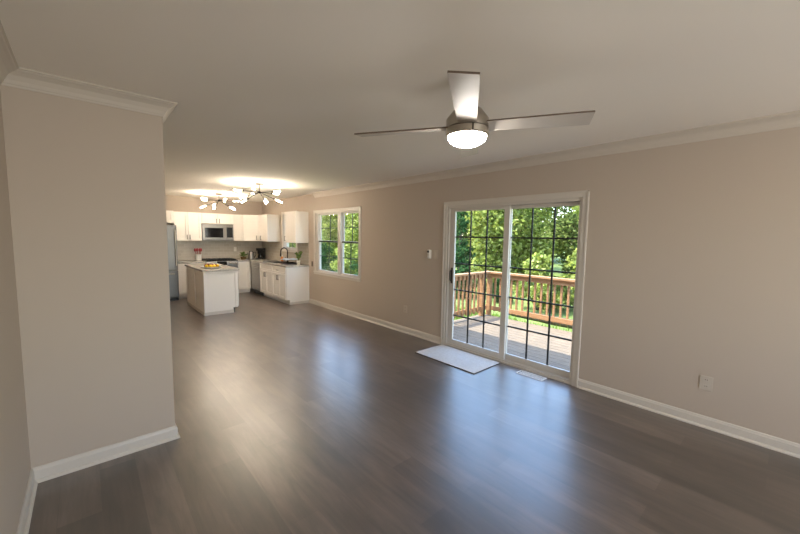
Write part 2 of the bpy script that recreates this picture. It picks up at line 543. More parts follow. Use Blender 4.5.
# right (fixed, outer track) panel
xb = D+0.066
pr = rel(slab(xb, 1.477, 2.345, 0.024, 1.929, 0.066, 0.024, 0.04, 0.085), DO).build('door_panel', 'vinyl', dr, bevel=0.003)
ga, gb = 1.501, 2.279
rel(MB().box((xb+0.010, ga, 0.109), (xb+0.014, gb, 1.889)), DO).build('glass', 'glass', pr)
rel(bars(xb+0.0225, ga, gb, 0.109, 1.889, [ga+(gb-ga)/3, ga+2*(gb-ga)/3], HZ), DO).build('grille', 'grille', pr)

# ------------------------------------------------------------------ windows
def dh_window(name, W, units, label, xs=0.055, stool=True, cas=0.062):
    y0, y1, z0, z1 = W
    org = (D, (y0+y1)/2, z0)
    w = thing(name, label, 'window', org, 0, None, 'structure')
    b = MB()
    b.box((D-0.016, y0-cas, z0-0.062 if stool else z0-cas), (D, y0, z1+cas), 0.003); b.box((D-0.016, y1, z0-0.062 if stool else z0-cas), (D, y1+cas, z1+cas), 0.003)
    b.box((D-0.016, y0, z1), (D, y1, z1+cas), 0.003); b.box((D-0.016, y0, z0-0.062), (D, y1, z0-0.002), 0.003)
    b.box((D-0.022, y0-cas, z1+cas-0.016), (D, y1+cas, z1+cas), 0.003)
    rel(b, org).build('casing', 'trim', w)
    rel(MB().box((D-0.03, y0-cas-0.005, z0-0.018), (D+0.06, y1+cas+0.005, z0), 0.004) if stool else MB().box((D-0.02, y0, z0-0.01), (D+0.06, y1, z0)), org).build('sill', 'trim', w)
    b = MB()
    ue = max(u[1] for u in units); je = y1+(.05 if xs < .03 else 0); FT = T if xs > .03 else .078
    b.box((D, y0, z0), (D+FT, y0+0.02, z1)); b.box((D+(0 if xs > .03 else .004), ue, z0), (D+FT, je, z1))
    b.box((D, y0+0.02, z1-0.02), (D+FT, ue, z1)); b.box((D+0.06 if xs > .03 else D, y0+0.02, z0), (D+FT, ue, z0+0.02))
    for (ua, ub), (va, vb) in zip(units, units[1:]):
        b.box((D-0.010, ub, z0+0.02), (D+FT, va, z1-0.02))
    rel(b, org).build('frame', 'vinyl', w, bevel=0.002)
    zm = z0 + (z1-z0)*0.525
    for ua, ub in units:
        for (x, za, zb, nm) in ((D+xs, z0+0.02, zm+0.018, 'lower_sash'), (D+xs+0.032, zm-0.018, z1-0.02, 'upper_sash')):
            s = MB()
            s.box((x, ua, za), (x+0.03, ua+0.028, zb)); s.box((x, ub-0.028, za), (x+0.03, ub, zb)); s.box((x, ua+0.028, za), (x+0.03, ub-0.028, za+0.026)); s.box((x, ua+0.028, zb-0.026), (x+0.03, ub-0.028, zb))
            so = rel(s, org).build(nm, 'vinyl', w, bevel=0.002)
            rel(MB().box((x+0.012, ua+0.028, za+0.026), (x+0.016, ub-0.028, zb-0.026)), org).build('pane', 'glass', so)
            rel(bars(x+0.022, ua+0.028, ub-0.028, za+0.026, zb-0.026, [(ua+ub)/2], [(za+zb)/2], 0.014, 0.005), org).build('grille', 'grille', so)
            if nm == 'lower_sash':
                lk = rel(MB().box((x-0.003, ua+0.02, zb-0.030), (x, ub-0.02, zb-0.004)), org).build('check_rail_seal', 'grille', so)
    return w
dh_window('window_1', WIN1, [(5.355, 5.955), (6.065, 6.87)], 'white twin double hung window between kitchen and glass door', xs=0.012)
dh_window('window_2', WIN2, [(7.95, 8.64)], 'small white window over the kitchen sink')

# ------------------------------------------------------------------ outdoors
GZ = -0.62
DZ = -0.12
def ground_z(x, y):
    return GZ + 0.05*math.sin(x*0.55+1)*math.cos(y*0.4) + max(0, (x-10))*0.035
bm = bmesh.new()
nx, ny = 46, 60
X0, X1, Y0, Y1 = D+T+0.02, 46.0, -14.0, 52.0
grid = [[bm.verts.new((X0+(X1-X0)*(i/nx)**1.5, Y0+(Y1-Y0)*j/ny, 0)) for j in range(ny+1)] for i in range(nx+1)]
for r in grid:
    for v in r: v.co.z = ground_z(v.co.x, v.co.y)
for i in range(nx):
    for j in range(ny):
        bm.faces.new((grid[i][j], grid[i+1][j], grid[i+1][j+1], grid[i][j+1]))
q = MB(); q.bm.free(); q.bm = bm
struct(q.build('lawn', 'lawn', smooth=True), 'sunlit green lawn beyond the deck', 'lawn')

rnd = random.Random(3)
def tuft(bm, x, y, z, h, n):
    for k in range(n):
        a = rnd.uniform(0, 2*PI); w = 0.012; lean = rnd.uniform(0.02, 0.1)
        dx, dy = math.cos(a), math.sin(a)
        px, py = x+rnd.uniform(-.08, .08), y+rnd.uniform(-.08, .08)
        v0 = bm.verts.new((px-dy*w, py+dx*w, z)); v1 = bm.verts.new((px+dy*w, py-dx*w, z))
        v2 = bm.verts.new((px+dx*lean, py+dy*lean, z+h*rnd.uniform(.6, 1.2)))
        bm.faces.new((v0, v1, v2))
g = MB()
for k in range(1500):
    x = rnd.uniform(6.8, 8.3); y = rnd.uniform(0.5, 9.5)
    tuft(g.bm, x, y, ground_z(x, y)-0.01, 0.13, 5)
tag(g.build('lawn_tufts', 'grassblade'), 'tufts of green grass standing in the lawn behind the railing', 'grass', None, 'stuff')

b = MB()
x = D+T+0.02
yA, yB2 = -0.6, 4.42
while x < 6.40:
    b.box((x, yA, DZ-0.03), (min(x+0.138, 6.42), yB2, DZ), 0.003); x += 0.143
b.box((D+T+0.02, yA+0.02, DZ-0.20), (6.40, yA+0.06, DZ-0.031)); b.box((D+T+0.02, yB2-0.06, DZ-0.20), (6.40, yB2-0.02, DZ-0.031)); b.box((6.36, yA+0.06, DZ-0.20), (6.40, yB2-0.06, DZ-0.031))
for py in (0.2, 2.2, 4.0): b.box((6.2, py, GZ-0.1), (6.3, py+0.1, DZ-0.031))
struct(b.build('deck', 'deck'), 'weathered wooden deck outside the sliding door', 'deck')

CAPZ = 0.82
def railing(name, label, a, bq, posts, out):
    """a, bq : ends (x,y); out : unit vector pointing away from the deck"""
    a = Vector((*a, 0)); e = Vector((*bq, 0)); d = (e-a).normalized(); L = (e-a).length
    n = Vector((-d.y, d.x, 0))
    t = thing(name, label, 'railing', (a.x, a.y, 0))
    rot = Matrix((d, n, Vector((0, 0, 1)))).transposed().to_4x4()
    def bb(x0, x1, w0, w1, z0, z1):
        return MB().box((x0, w0, z0), (x1, w1, z1), 0.004).xform(rot)
    bb(0, L, -0.07, 0.07, CAPZ-0.038, CAPZ).build('cap_board', 'rail', t)
    bb(0, L, -0.019, 0.019, CAPZ-0.13, CAPZ-0.039).build('top_rail', 'rail', t)
    bb(0, L, -0.019, 0.019, DZ+0.11, DZ+0.20).build('bottom_rail', 'rail', t)
    for px in posts:
        bb(px, px+0.09, -0.045, 0.045, DZ-0.28 if out else DZ+0.001, CAPZ-0.039).build('post', 'rail', t)
    x = 0.06
    while x < L-0.06:
        if all(not (px-0.05 < x < px+0.10) for px in posts):
            bb(x, x+0.036, -0.056, -0.0195, DZ+0.085, CAPZ-0.045).build('baluster', 'rail', t)
        x += 0.128
    return t
railing('deck_railing', 'wooden deck railing parallel to the house, in front of the lawn', (6.472, -0.5), (6.472, 4.42), (0.02, 1.9, 4.76), True)
railing('deck_railing', 'shorter wooden deck railing running out from the house to the corner post', (D+T+0.03, 4.335), (6.395, 4.335), (0.0, 2.27), False)

def leaf_quad(bm, c, size, rn, droop=0.3):
    n = Vector((rn.gauss(-0.35, 1), rn.gauss(0, 1), rn.gauss(0.45, 1))).normalized()
    a = n.orthogonal().normalized()
    a.rotate(Matrix.Rotation(rn.uniform(0, 2*PI), 3, n))
    c2 = n.cross(a)
    L = size*rn.uniform(.7, 1.3); W = L*0.34
    p0 = c - a*L*.5; p3 = c + a*L*.5 - n*L*.12
    p1 = c + c2*W - n*L*.05 - a*L*.05; p2 = c - c2*W - n*L*.05 - a*L*.05
    v = [bm.verts.new(q) for q in (p0, p1, p3, p2)]
    mid = None
    bm.faces.new((v[0], v[1], v[2])); bm.faces.new((v[0], v[2], v[3]))

def make_tree(h, r, nleaf, size, leafm, seed, label, cat='tree', name='leafy_tree', kind='round', trunk=0.09):
    rn = random.Random(seed)
    t = thing(name, label, cat)
    tb = MB()
    lf = bmesh.new()
    clumps = []
    if kind == 'round':
        tb.tube([(0, 0, -0.15), (0.03, 0.02, h*.3), (-0.03, 0.05, h*.6), (0.02, 0, h*.9)], [trunk, trunk*.8, trunk*.5, trunk*.15], 8)
        for k in range(80):
            z = h*rn.uniform(0.07, 0.98)
            f = math.sin(PI*min(1, max(0.08, (z/h-0.02)*0.95)))**0.6
            a = rn.uniform(0, 2*PI); rad = r*f*rn.uniform(.3, 1)
            c = Vector((rad*math.cos(a), rad*math.sin(a), z))
            clumps.append((c, r*rn.uniform(.22, .40)))
            if k % 5 == 0:
                tb.tube([(0, 0, z*.7), (c*0.6 + Vector((0, 0, z*.35)))[:], c[:]], [trunk*.35, trunk*.2, trunk*.06], 5)
    elif kind == 'shrub':
        for k in range(24):
            a = rn.uniform(0, 2*PI); rad = r*rn.uniform(.1, .95); z = h*rn.uniform(.12, .95)*(1-.45*(rad/r)**2)
            c = Vector((rad*math.cos(a), rad*math.sin(a), z)); clumps.append((c, r*rn.uniform(.25, .4)))
            if k % 3 == 0: tb.tube([(0, 0, -0.1), (c*.5)[:], c[:]], [.03, .02, .006], 5)
    else:   # cone evergreen
        tb.tube([(0, 0, -0.15), (0, 0, h*.98)], [trunk, trunk*.15], 8)
        for k in range(90):
            z = h*(rn.random()**1.3)*0.97+0.1; rad = r*(1-z/(h*1.04))*rn.uniform(.3, 1); a = rn.uniform(0, 2*PI)
            clumps.append((Vector((rad*math.cos(a), rad*math.sin(a), z)), 0.10+r*.22*(1-z/(h*1.1))))
    tot = sum(c[1]**2 for c in clumps)
    for c, cr in clumps:
        for k in range(int(nleaf*cr*cr/tot)):
            d = Vector((rn.gauss(0, 1), rn.gauss(0, 1), rn.gauss(0, .8))).normalized()*cr*rn.random()**.45
            leaf_quad(lf, c+d, size, rn)
    tb.build('trunk', 'bark', t, smooth=True)
    q = MB(); q.bm.free(); q.bm = lf
    q.build('foliage', leafm, t)
    return t
protoA = make_tree(5.8, 1.75, 16000, .17, 'leaf_bright', 11, None)
protoB = make_tree(5.4, 1.75, 16000, .16, 'leaf_mid', 12, None)
protoC = make_tree(6.2, 1.8, 14000, .19, 'leaf_bright', 13, None)
protoE = make_tree(4.4, 0.62, 5200, .11, 'leaf_dark', 14, None, name='evergreen_tree', kind='cone')
protoS = make_tree(1.6, 0.8, 3200, .12, 'leaf_bright', 15, None, cat='shrub', name='leafy_shrub', kind='shrub')
protoD = make_tree(1.5, 0.8, 3000, .10, 'leaf_dark', 16, None, cat='shrub', name='leafy_shrub', kind='shrub')
used = set()
def plant(proto, x, y, rz, sc, label, cat, group):
    o = proto if proto not in used else copy_tree(proto)
    used.add(proto)
    o.location = (x, y, ground_z(x, y)-0.02); o.rotation_euler = (0, 0, rz); o.scale = (sc, sc, sc*(.82 if cat == 'tree' and proto is not protoE else 1))
    tag(o, label, cat, group)
    return o
TR = [
 (protoC, 12.9, -5.2, 5.9, 1.0, 'loose bright tree far right beyond the deck'),
 (protoB, 12.9, -0.8, 4.9, 1.0, 'mid green tree to the right of the view through the glass door'),
 (protoA, 12.9, 3.7, 0.3, 1.0, 'bright green tree at the right edge of the right glass door panel'),
 (protoC, 12.9, 8.1, 2.3, .96, 'bright green tree behind the middle of the glass door'),
 (protoB, 13.0, 12.4, 3.3, 1.0, 'mid green tree at the left edge of the left glass door panel'),
 (protoA, 12.9, 16.8, 4.3, 1.0, 'bright tree seen through the right half of the twin window'),
 (protoC, 13.0, 21.2, 1.9, .96, 'loose bright tree seen through the left half of the twin window'),
 (protoB, 12.9, 25.7, 2.9, 1.0, 'mid green tree just left of the twin window view'),
 (protoA, 13.0, 30.2, 3.9, 1.0, 'bright tree far left seen only through the sink window'),
 (protoC, 18.0, 1.2, 1.1, 1.2, 'tall loose rear row tree right of the glass door view'),
 (protoB, 18.0, 6.6, 0.5, 1.2, 'tall mid green rear row tree behind the right glass door panel'),
 (protoA, 18.1, 12.0, 1.5, 1.2, 'tall bright rear row tree behind the left glass door panel'),
 (protoC, 18.0, 17.4, 3.5, 1.2, 'tall loose rear row tree left of the glass door view'),
 (protoB, 18.1, 22.8, 4.5, 1.2, 'tall mid green rear row tree at the right edge of the twin window'),
 (protoA, 18.0, 28.2, 5.5, 1.2, 'tall bright rear row tree behind the twin window mullion'),
 (protoB, 24.5, 5.9, 1.2, 1.4, 'tallest mid green tree of the far row, right of the door view'),
 (protoA, 24.5, 12.4, 2.2, 1.4, 'tallest bright tree of the far row, behind the right door panel'),
 (protoB, 24.5, 19.0, 3.2, 1.4, 'tallest mid green tree of the far row, behind the left door panel'),
 (protoA, 24.5, 25.5, 2.6, 1.4, 'tallest bright tree of the far row, at the left edge of the left door panel'),
 (protoB, 24.5, 32.0, 3.6, 1.4, 'tallest mid green tree of the far row, right of the twin window view'),
 (protoA, 24.5, 38.5, 4.2, 1.4, 'tallest bright tree of the far row, behind the twin window'),
 (protoB, 24.5, 45.0, 5.2, 1.4, 'tallest mid green tree of the far row, left in the twin window'),
 (protoB, 18.1, 33.6, 0.2, 1.2, 'tall mid green rear row tree at the left of the twin window'),
]
for a in TR: plant(*a, 'tree', 'trees beyond the lawn')
plant(protoE, 10.15, 8.05, 0.4, 1.0, 'narrow dark evergreen at the left of the left glass door panel', 'tree', 'trees beyond the lawn')
SH = [
 (protoS, 10.2, 5.0, 0.0, 1.1, 'rounded bright shrub at the centre of the right door panel, under the trees'),
 (protoD, 10.2, 2.6, 1.0, 1.1, 'dark low shrub at the right of the right door panel'),
 (protoD, 10.3, 6.5, 2.0, .55, 'small dark shrub behind the railing near the door centre'),
 (protoS, 9.9, 10.6, 3.0, 1.1, 'bright shrub left of the dark evergreen'),
 (protoS, 10.1, 15.6, .7, 1.1, 'bright shrub low in the right half of the twin window'),
 (protoD, 10.3, 18.2, 1.7, 1.1, 'dark shrub low in the middle of the twin window'),
 (protoS, 10.2, 20.8, 2.7, 1.1, 'bright shrub low in the left half of the twin window'),
 (protoD, 9.9, 13.1, 4.7, 1.1, 'dark shrub between the glass door and twin window views'),
]
for a in SH: plant(*a, 'shrub', 'shrubs under the trees')
b = MB(); b.tube([(8.8, 2.4, ground_z(8.8, 2.4)+.09), (8.72, 3.8, ground_z(8.72, 3.8)+.1), (8.8, 5.2, ground_z(8.8, 5.2)+.08)], [.11, .12, .09], 10)
tag(b.build('fallen_log', 'bark', smooth=True), 'dark fallen log lying on the lawn behind the railing', 'log')

# ------------------------------------------------------------------ kitchen
CH = 0.83          # cabinet carcass height
CT = 0.865         # worktop surface
def pull(x, z, y, L=0.11, vert=True):
    b = MB(); h = L/2
    if vert: b.tube([(x, y, z-h*.8), (x, y-0.028, z-h*.8), (x, y-0.028, z-h), (x, y-0.028, z+h), (x, y-0.028, z+h*.8), (x, y, z+h*.8)][0:2], 0.0045, 8).tube([(x, y-0.028, z-h), (x, y-0.028, z+h)], 0.0075, 8).tube([(x, y, z+h*.8), (x, y-0.028, z+h*.8)], 0.0045, 8)
    else: b.tube([(x-h*.8, y, z), (x-h*.8, y-0.028, z)], 0.0045, 8).tube([(x-h, y-0.028, z), (x+h, y-0.028, z)], 0.0075, 8).tube([(x+h*.8, y, z), (x+h*.8, y-0.028, z)], 0.0045, 8)
    return b
def shaker(x0, x1, z0, z1, y, rail=0.055):
    b = MB(); t = 0.020
    if z1-z0 < 0.2: rail = 0.035
    b.box((x0, y-t, z0), (x0+rail, y, z1), 0.0015); b.box((x1-rail, y-t, z0), (x1, y, z1), 0.0015)
    b.box((x0+rail, y-t, z0), (x1-rail, y, z0+rail), 0.0015); b.box((x0+rail, y-t, z1-rail), (x1-rail, y, z1), 0.0015)
    b.box((x0+rail, y-t*.5, z0+rail), (x1-rail, y, z1-rail))
    return b
def cabinet(name, label, loc, rz, w, d, z0, z1, fronts, toe=0.0, group=None, cat='cabinet', endpanel=None):
    """front at local y=0, body goes to y=d. fronts: (kind,x0,x1,za,zb,pulls)"""
    t = thing(name, label, cat, loc, rz, group)
    b = MB(); k = 0.018; zb = z0+toe
    b.box((0, 0, zb), (k, d, z1)); b.box((w-k, 0, zb), (w, d, z1)); b.box((k, 0, zb), (w-k, d, zb+k)); b.box((k, d-k, zb+k), (w-k, d, z1))
    b.box((k, 0, z1-0.03), (w-k, 0.02, z1)); b.box((k, 0, zb+k), (k+0.03, 0.018, z1-0.03)); b.box((w-k-0.03, 0, zb+k), (w-k, 0.018, z1-0.03))
    if not toe: b.box((k, 0.02, z1-k), (w-k, d-k, z1))
    if toe: b.box((0, 0.07, z0), (w, d, zb))
    b.build('body', 'cabinet', t)
    for (kind, xa, xb, za, zb2, pulls) in fronts:
        dd = shaker(xa, xb, za, zb2, -0.001).build(kind, 'cabinet', t)
        for (px, pz, vert) in pulls:
            pull(px, pz, -0.021, 0.11, vert).build('handle', 'handle', dd, smooth=True)
    return t
UZ0, UZ1 = 1.362, 2.048
YU = YB - 0.33
ub = (UZ0+0.003, UZ1-0.003)
cabinet('wall_cabinet', 'small white wall cabinet above the refrigerator', (0.66, 9.50, 0), 0, 0.872, YB-9.50-0.002, 1.77, UZ1,
        [('door', .004, .434, 1.773, UZ1-.003, [(.40, 1.83, True)]), ('door', .438, .868, 1.773, UZ1-.003, [(.47, 1.83, True)])])
cabinet('wall_cabinet', 'white two door wall cabinet between refrigerator and microwave', (1.57, YU, 0), 0, 0.583, .328, UZ0, UZ1,
        [('door', .003, .290, *ub, [(.262, 1.45, True)]), ('door', .293, .580, *ub, [(.321, 1.45, True)])])
cabinet('wall_cabinet', 'short white wall cabinet above the microwave', (2.155, YU, 0), 0, 0.734, .328, 1.79, UZ1,
        [('door', .003, .365, 1.793, UZ1-.003, [(.335, 1.86, True)]), ('door', .368, .731, 1.793, UZ1-.003, [(.398, 1.86, True)])])
cabinet('wall_cabinet', 'narrow white wall cabinet right of the microwave', (2.891, YU, 0), 0, 0.255, .328, UZ0, UZ1,
        [('door', .003, .252, *ub, [])])
# diagonal corner unit
t = thing('corner_wall_cabinet', 'white wall cabinet set diagonally across the kitchen corner', 'cabinet', (3.15, YU, 0))
ex = D-3.15-0.002; ey = YB-YU-0.002
poly = [(0, 0), (0.30, -0.28), (ex, -0.28), (ex, ey), (0, ey)]
MB().prism(poly, UZ0, UZ1).build('body', 'cabinet', t)
dv = Vector((0.30, -0.28)); dl = dv.length
dd = shaker(0.006, dl-0.006, *ub, -0.001).xform(Matrix.Rotation(math.atan2(-0.28, 0.30), 4, 'Z')).build('door', 'cabinet', t)
pull(dl-0.05, 1.45, -0.021).xform(Matrix.Rotation(math.atan2(-0.28, 0.30), 4, 'Z')).build('handle', 'handle', dd, smooth=True)
cabinet('wall_cabinet', 'white wall cabinet between the corner unit and the sink window', (3.45, 9.488, 0), -PI/2, 0.638, D-3.45-.002, UZ0, UZ1,
        [('door', .004, .634, *ub, [(.22, 1.45, True)])])
cabinet('wall_cabinet', 'white wall cabinet nearest the camera, right of the sink window', (3.47, 7.875, 0), -PI/2, 0.575, D-3.47-.002, UZ0, UZ1+.012,
        [('door', .004, .571, UZ0+.003, UZ1+.009, [(.05, 1.45, True)])])

# base units
YBF = 9.50
cabinet('base_cabinet', 'white base cabinet with one drawer left of the range', (1.57, YBF, 0), 0, 0.583, YB-YBF-.002, 0, CH,
        [('drawer', .004, .579, .675, CH-.004, [(.29, .75, False)]), ('door', .004, .579, .115, .668, [(.53, .58, True)])], toe=.11)
cabinet('base_cabinet', 'plain white base cabinet right of the range', (2.893, YBF, 0), 0, 0.327, YB-YBF-.002, 0, CH,
        [('door', .003, .300, .115, CH-.004, [])], toe=.11)
XF = 3.222
PD = D-XF-0.002
cabinet('sink_base_cabinet', 'white sink base cabinet beside the dishwasher', (XF, 8.80, 0), -PI/2, 0.755, PD, 0, CH,
        [('drawer_front', .003, .752, .675, CH-.004, []), ('door', .003, .376, .115, .668, [(.345, .58, True)]), ('door', .379, .752, .115, .668, [(.41, .58, True)])], toe=.11)
cb = cabinet('base_cabinet', 'white base cabinet at the near end of the sink run', (XF, 8.043, 0), -PI/2, 0.742, PD, 0, CH,
        [('drawer', .003, .739, .675, CH-.004, [(.371, .75, False)]), ('door', .003, .370, .115, .668, [(.34, .58, True)]), ('door', .373, .739, .115, .668, [(.403, .58, True)])], toe=.11)
MB().prism([(.743, .002), (.757, .002), (.757, PD), (.743, PD)], .11, CH).prism([(.743, .07), (.757, .07), (.757, PD), (.743, PD)], 0, .1099).build('end_panel', 'cabinet', cb)
MB().box((.757, .075, 0), (.767, PD, .055), .002).build('shoe_moulding', 'trim', cb)

# dishwasher
t = thing('dishwasher', 'stainless dishwasher in the corner of the sink run', 'dishwasher', (XF, 9.41, 0), -PI/2)
MB().box((.003, .0, .11), (.603, PD, CH-.002)).build('body', 'black', t)
MB().box((.006, -.022, .125), (.600, -.001, .735), .004).build('door', 'steel', t)
MB().box((.006, -.022, .740), (.600, -.001, CH-.004), .004).build('control_panel', 'steel', t)
MB().tube([(.06, -.055, .70), (.546, -.055, .70)], .010, 10).tube([(.08, -.022, .70), (.08, -.055, .70)], .006, 8).tube([(.526, -.022, .70), (.526, -.055, .70)], .006, 8).build('handle', 'steel', t, smooth=True)
MB().box((.003, .05, 0), (.603, .07, .109)).build('toe_kick', 'black', t)

# worktops
struct_ = None
b = MB(); b.box((1.562, YBF-.03, CH+.001), (2.153, YB-.009, CT), .004)
tag(b.build('worktop', 'counter'), 'grey speckled worktop left of the range', 'worktop')
SK = (3.30, 3.64, 8.07, 8.72)
b = MB(); z0 = CH+.001; xr = D-.009; xl = XF-.03
b.box((2.891, YBF-.03, z0), (xr, YB-.009, CT))
b.box((xl, SK[3], z0), (xr, YBF-.03, CT)); b.box((xl, SK[2], z0), (SK[0], SK[3], CT)); b.box((SK[1], SK[2], z0), (xr, SK[3], CT)); b.box((xl, 7.255, z0), (xr, SK[2], CT))
bmesh.ops.remove_doubles(b.bm, verts=b.bm.verts, dist=1e-5)
tag(b.build('worktop', 'counter'), 'grey speckled L-shaped worktop holding the sink', 'worktop')
t = thing('kitchen_sink', 'stainless steel sink set into the worktop', 'sink', ((SK[0]+SK[1])/2, (SK[2]+SK[3])/2, CT))
b = MB(); hx, hy = (SK[1]-SK[0])/2-.004, (SK[3]-SK[2])/2-.004; w = .004
b.box((-hx, -hy, -.19), (hx, hy, -.186)); b.box((-hx, -hy, -.186), (-hx+w, hy, 0)); b.box((hx-w, -hy, -.186), (hx, hy, 0)); b.box((-hx+w, -hy, -.186), (hx-w, -hy+w, 0)); b.box((-hx+w, hy-w, -.186), (hx-w, hy, 0))
b.build('basin', 'steel', t)
b = MB(); r = .02
b.box((-hx-r, -hy-r, .0005), (-hx+w, hy+r, .004)); b.box((hx-w, -hy-r, .0005), (hx+r, hy+r, .004)); b.box((-hx+w, -hy-r, .0005), (hx-w, -hy+w, .004)); b.box((-hx+w, hy-w, .0005), (hx-w, hy+r, .004))
b.build('rim', 'steel', t)
MB().lathe([(0, 0), (.035, 0), (.04, .003), (0, .003)], (0, 0, -.186)).build('drain', 'nickel', t)
# faucet
fp = (3.695, 8.28, CT)
t = thing('kitchen_faucet', 'dark gooseneck faucet behind the sink', 'faucet', fp)
MB().lathe([(0, .001), (.028, .001), (.028, .01), (.02, .03), (0, .03)]).build('base', 'bronze', t, smooth=True)
pts = [(0, 0, .03), (0, 0, .27)] + [(-.085+.085*math.cos(a*PI/10), 0, .27+.085*math.sin(a*PI/10)) for a in range(1, 11)] + [(-.172, 0, .22)]
MB().tube(pts, .0125, 12).build('spout', 'bronze', t, smooth=True)
MB().tube([(-.172, 0, .225), (-.173, 0, .15)], [.016, .018], 12).build('spray_head', 'bronze', t, smooth=True)
MB().tube([(0, .018, .07), (0, .05, .085), (-.01, .10, .12)], [.008, .008, .006], 8).build('lever', 'bronze', t, smooth=True)

# refrigerator
t = thing('refrigerator', 'stainless refrigerator partly hidden by the partition', 'refrigerator', (0.72, 9.32, 0))
W = .832
MB().box((0, .06, .06), (W, YB-9.32-.02, 1.72), .006).build('body', 'darksteel', t)
for xa, xb, hx in ((0.002, W/2-.003, W/2-.05), (W/2+.003, W-.002, W-.045)):
    dd = MB().box((xa, 0, .70), (xb, .055, 1.715), .008).build('door', 'darksteel', t)
    MB().tube([(hx, -.045, .80), (hx, -.045, 1.62)], .012, 10).tube([(hx, 0, .84), (hx, -.045, .84)], .008, 8).tube([(hx, 0, 1.58), (hx, -.045, 1.58)], .008, 8).build('handle', 'nickel', dd, smooth=True)
dd = MB().box((.002, 0, .09), (W-.002, .055, .69), .008).build('freezer_drawer', 'darksteel', t)
MB().tube([(.08, -.045, .62), (W-.08, -.045, .62)], .012, 10).tube([(.12, 0, .62), (.12, -.045, .62)], .008, 8).tube([(W-.12, 0, .62), (W-.12, -.045, .62)], .008, 8).build('handle', 'nickel', dd, smooth=True)
MB().box((.01, .02, .0), (W-.01, .30, .059)).build('kick_grille', 'black', t)

# range
t = thing('range', 'stainless range with black cooktop below the microwave', 'range', (2.158, 9.44, 0))
W = .728
MB().box((0, .03, .02), (W, YB-9.44-.012, .862)).build('body', 'steel', t)
MB().box((.0, .0, .862), (W, YB-9.44-.012, .880), .003).build('cooktop', 'blackglass', t)
b = MB()
for gx in (.03, .27, .51):
    for k in range(4): b.box((gx+k*.06, .05, .8805), (gx+k*.06+.01, .56, .905))
    for yy in (.05, .30, .55): b.box((gx, yy, .892), (gx+.19, yy+.01, .9045))
b.build('grate', 'black', t)
dd = MB().box((.004, 0, .22), (W-.004, .029, .735), .004).build('oven_door', 'steel', t)
MB().box((.10, -.002, .33), (W-.10, .004, .62), .002).build('oven_window', 'blackglass', dd)
MB().tube([(.05, -.045, .69), (W-.05, -.045, .69)], .011, 10).tube([(.08, 0, .69), (.08, -.045, .69)], .007, 8).tube([(W-.08, 0, .69), (W-.08, -.045, .69)], .007, 8).build('handle', 'steel', dd, smooth=True)
MB().box((.004, 0, .04), (W-.004, .029, .21), .004).build('drawer', 'steel', t)
cpn = MB().prism([(.03, .745), (-.03, .755), (-.005, .861), (.03, .861)], 0, W).xform(Matrix(((0, 0, 1, 0), (1, 0, 0, 0), (0, 1, 0, 0), (0, 0, 0, 1)))).build('control_panel', 'steel', t)
MB().prism([(-.0325, .768), (-.0315, .764), (-.0095, .852), (-.0115, .852)], .24, .46).xform(Matrix(((0, 0, 1, 0), (1, 0, 0, 0), (0, 1, 0, 0), (0, 0, 0, 1)))).build('display', 'blackglass', cpn)
for kx in (.06, .14, .54, .61, .68):
    MB().tube([(kx, -.018, .808), (kx, -.046, .802)], [.021, .018], 14).build('knob', 'nickel', cpn, smooth=True)

# microwave
t = thing('microwave', 'stainless over-the-range microwave with black window', 'microwave', (2.159, YU-.045, 1.372))
W = .724; hgt = .408
MB().box((0, .03, 0), (W, .365, hgt), .003).build('body', 'steel', t)
dd = MB().box((.002, 0, .012), (.535, .029, hgt-.05), .004).build('door', 'steel', t)
MB().box((.055, -.003, .072), (.475, .003, hgt-.095), .002).build('window', 'blackglass', dd)
MB().tube([(.505, -.035, .05), (.505, -.035, hgt-.08)], .009, 10).tube([(.505, 0, .07), (.505, -.035, .07)], .006, 8).tube([(.505, 0, hgt-.1), (.505, -.035, hgt-.1)], .006, 8).build('handle', 'nickel', dd, smooth=True)
pn = MB().box((.541, 0, .012), (W-.002, .029, hgt-.05), .004).build('control_panel', 'steel', t)
MB().box((.560, -.003, .075), (W-.022, .003, hgt-.075), .002).build('keypad', 'blackglass', pn)
b = MB()
b.box((.002, .006, hgt-.047), (W-.002, .029, hgt-.002), .002)
for k in range(16): b.box((.04+k*.041, .003, hgt-.034), (.068+k*.041, .0055, hgt-.016))
b.build('vent_grille', 'steel', t)

# island
t = thing('kitchen_island', 'white kitchen island with grey speckled top', 'island', (1.612, 7.26, 0))
IW, IL = .585, 1.50
b = MB()
b.box((.0, .0, 0), (IW-.08, IL, .1)); b.box((0, 0, .1), (IW, IL, CH))
b.build('body', 'cabinet', t)
b = MB()
b.box((-.012, -.012, .06), (.03, -.001, CH), .002); b.box((IW-.045, -.012, .1), (IW, -.001, CH), .002); b.box((.03, -.012, CH-.04), (IW-.045, -.001, CH), .002)
b.build('end_trim', 'cabinet', t)
for ya, yb_ in ((-.001, .045), (IL/2-.02, IL/2+.02), (IL-.045, IL)):
    MB().box((-.012, ya, .06), (-.001, yb_, CH), .002).build('side_trim', 'cabinet', t)
b = MB(); b.box((-.016, -.016, 0), (IW-.08, -.0125, .06), .001); b.box((-.016, -.0125, 0), (-.0125, IL, .06), .001)
b.build('base_trim', 'trim', t)
MB().box((-.03, -.035, CH+.001), (IW+.035, IL+.03, CT), .004).build('worktop', 'counter', t)
MB().box((IW-.079, -.002, .0), (IW-.06, IL, .099)).build('toe_kick', 'bronze', t)
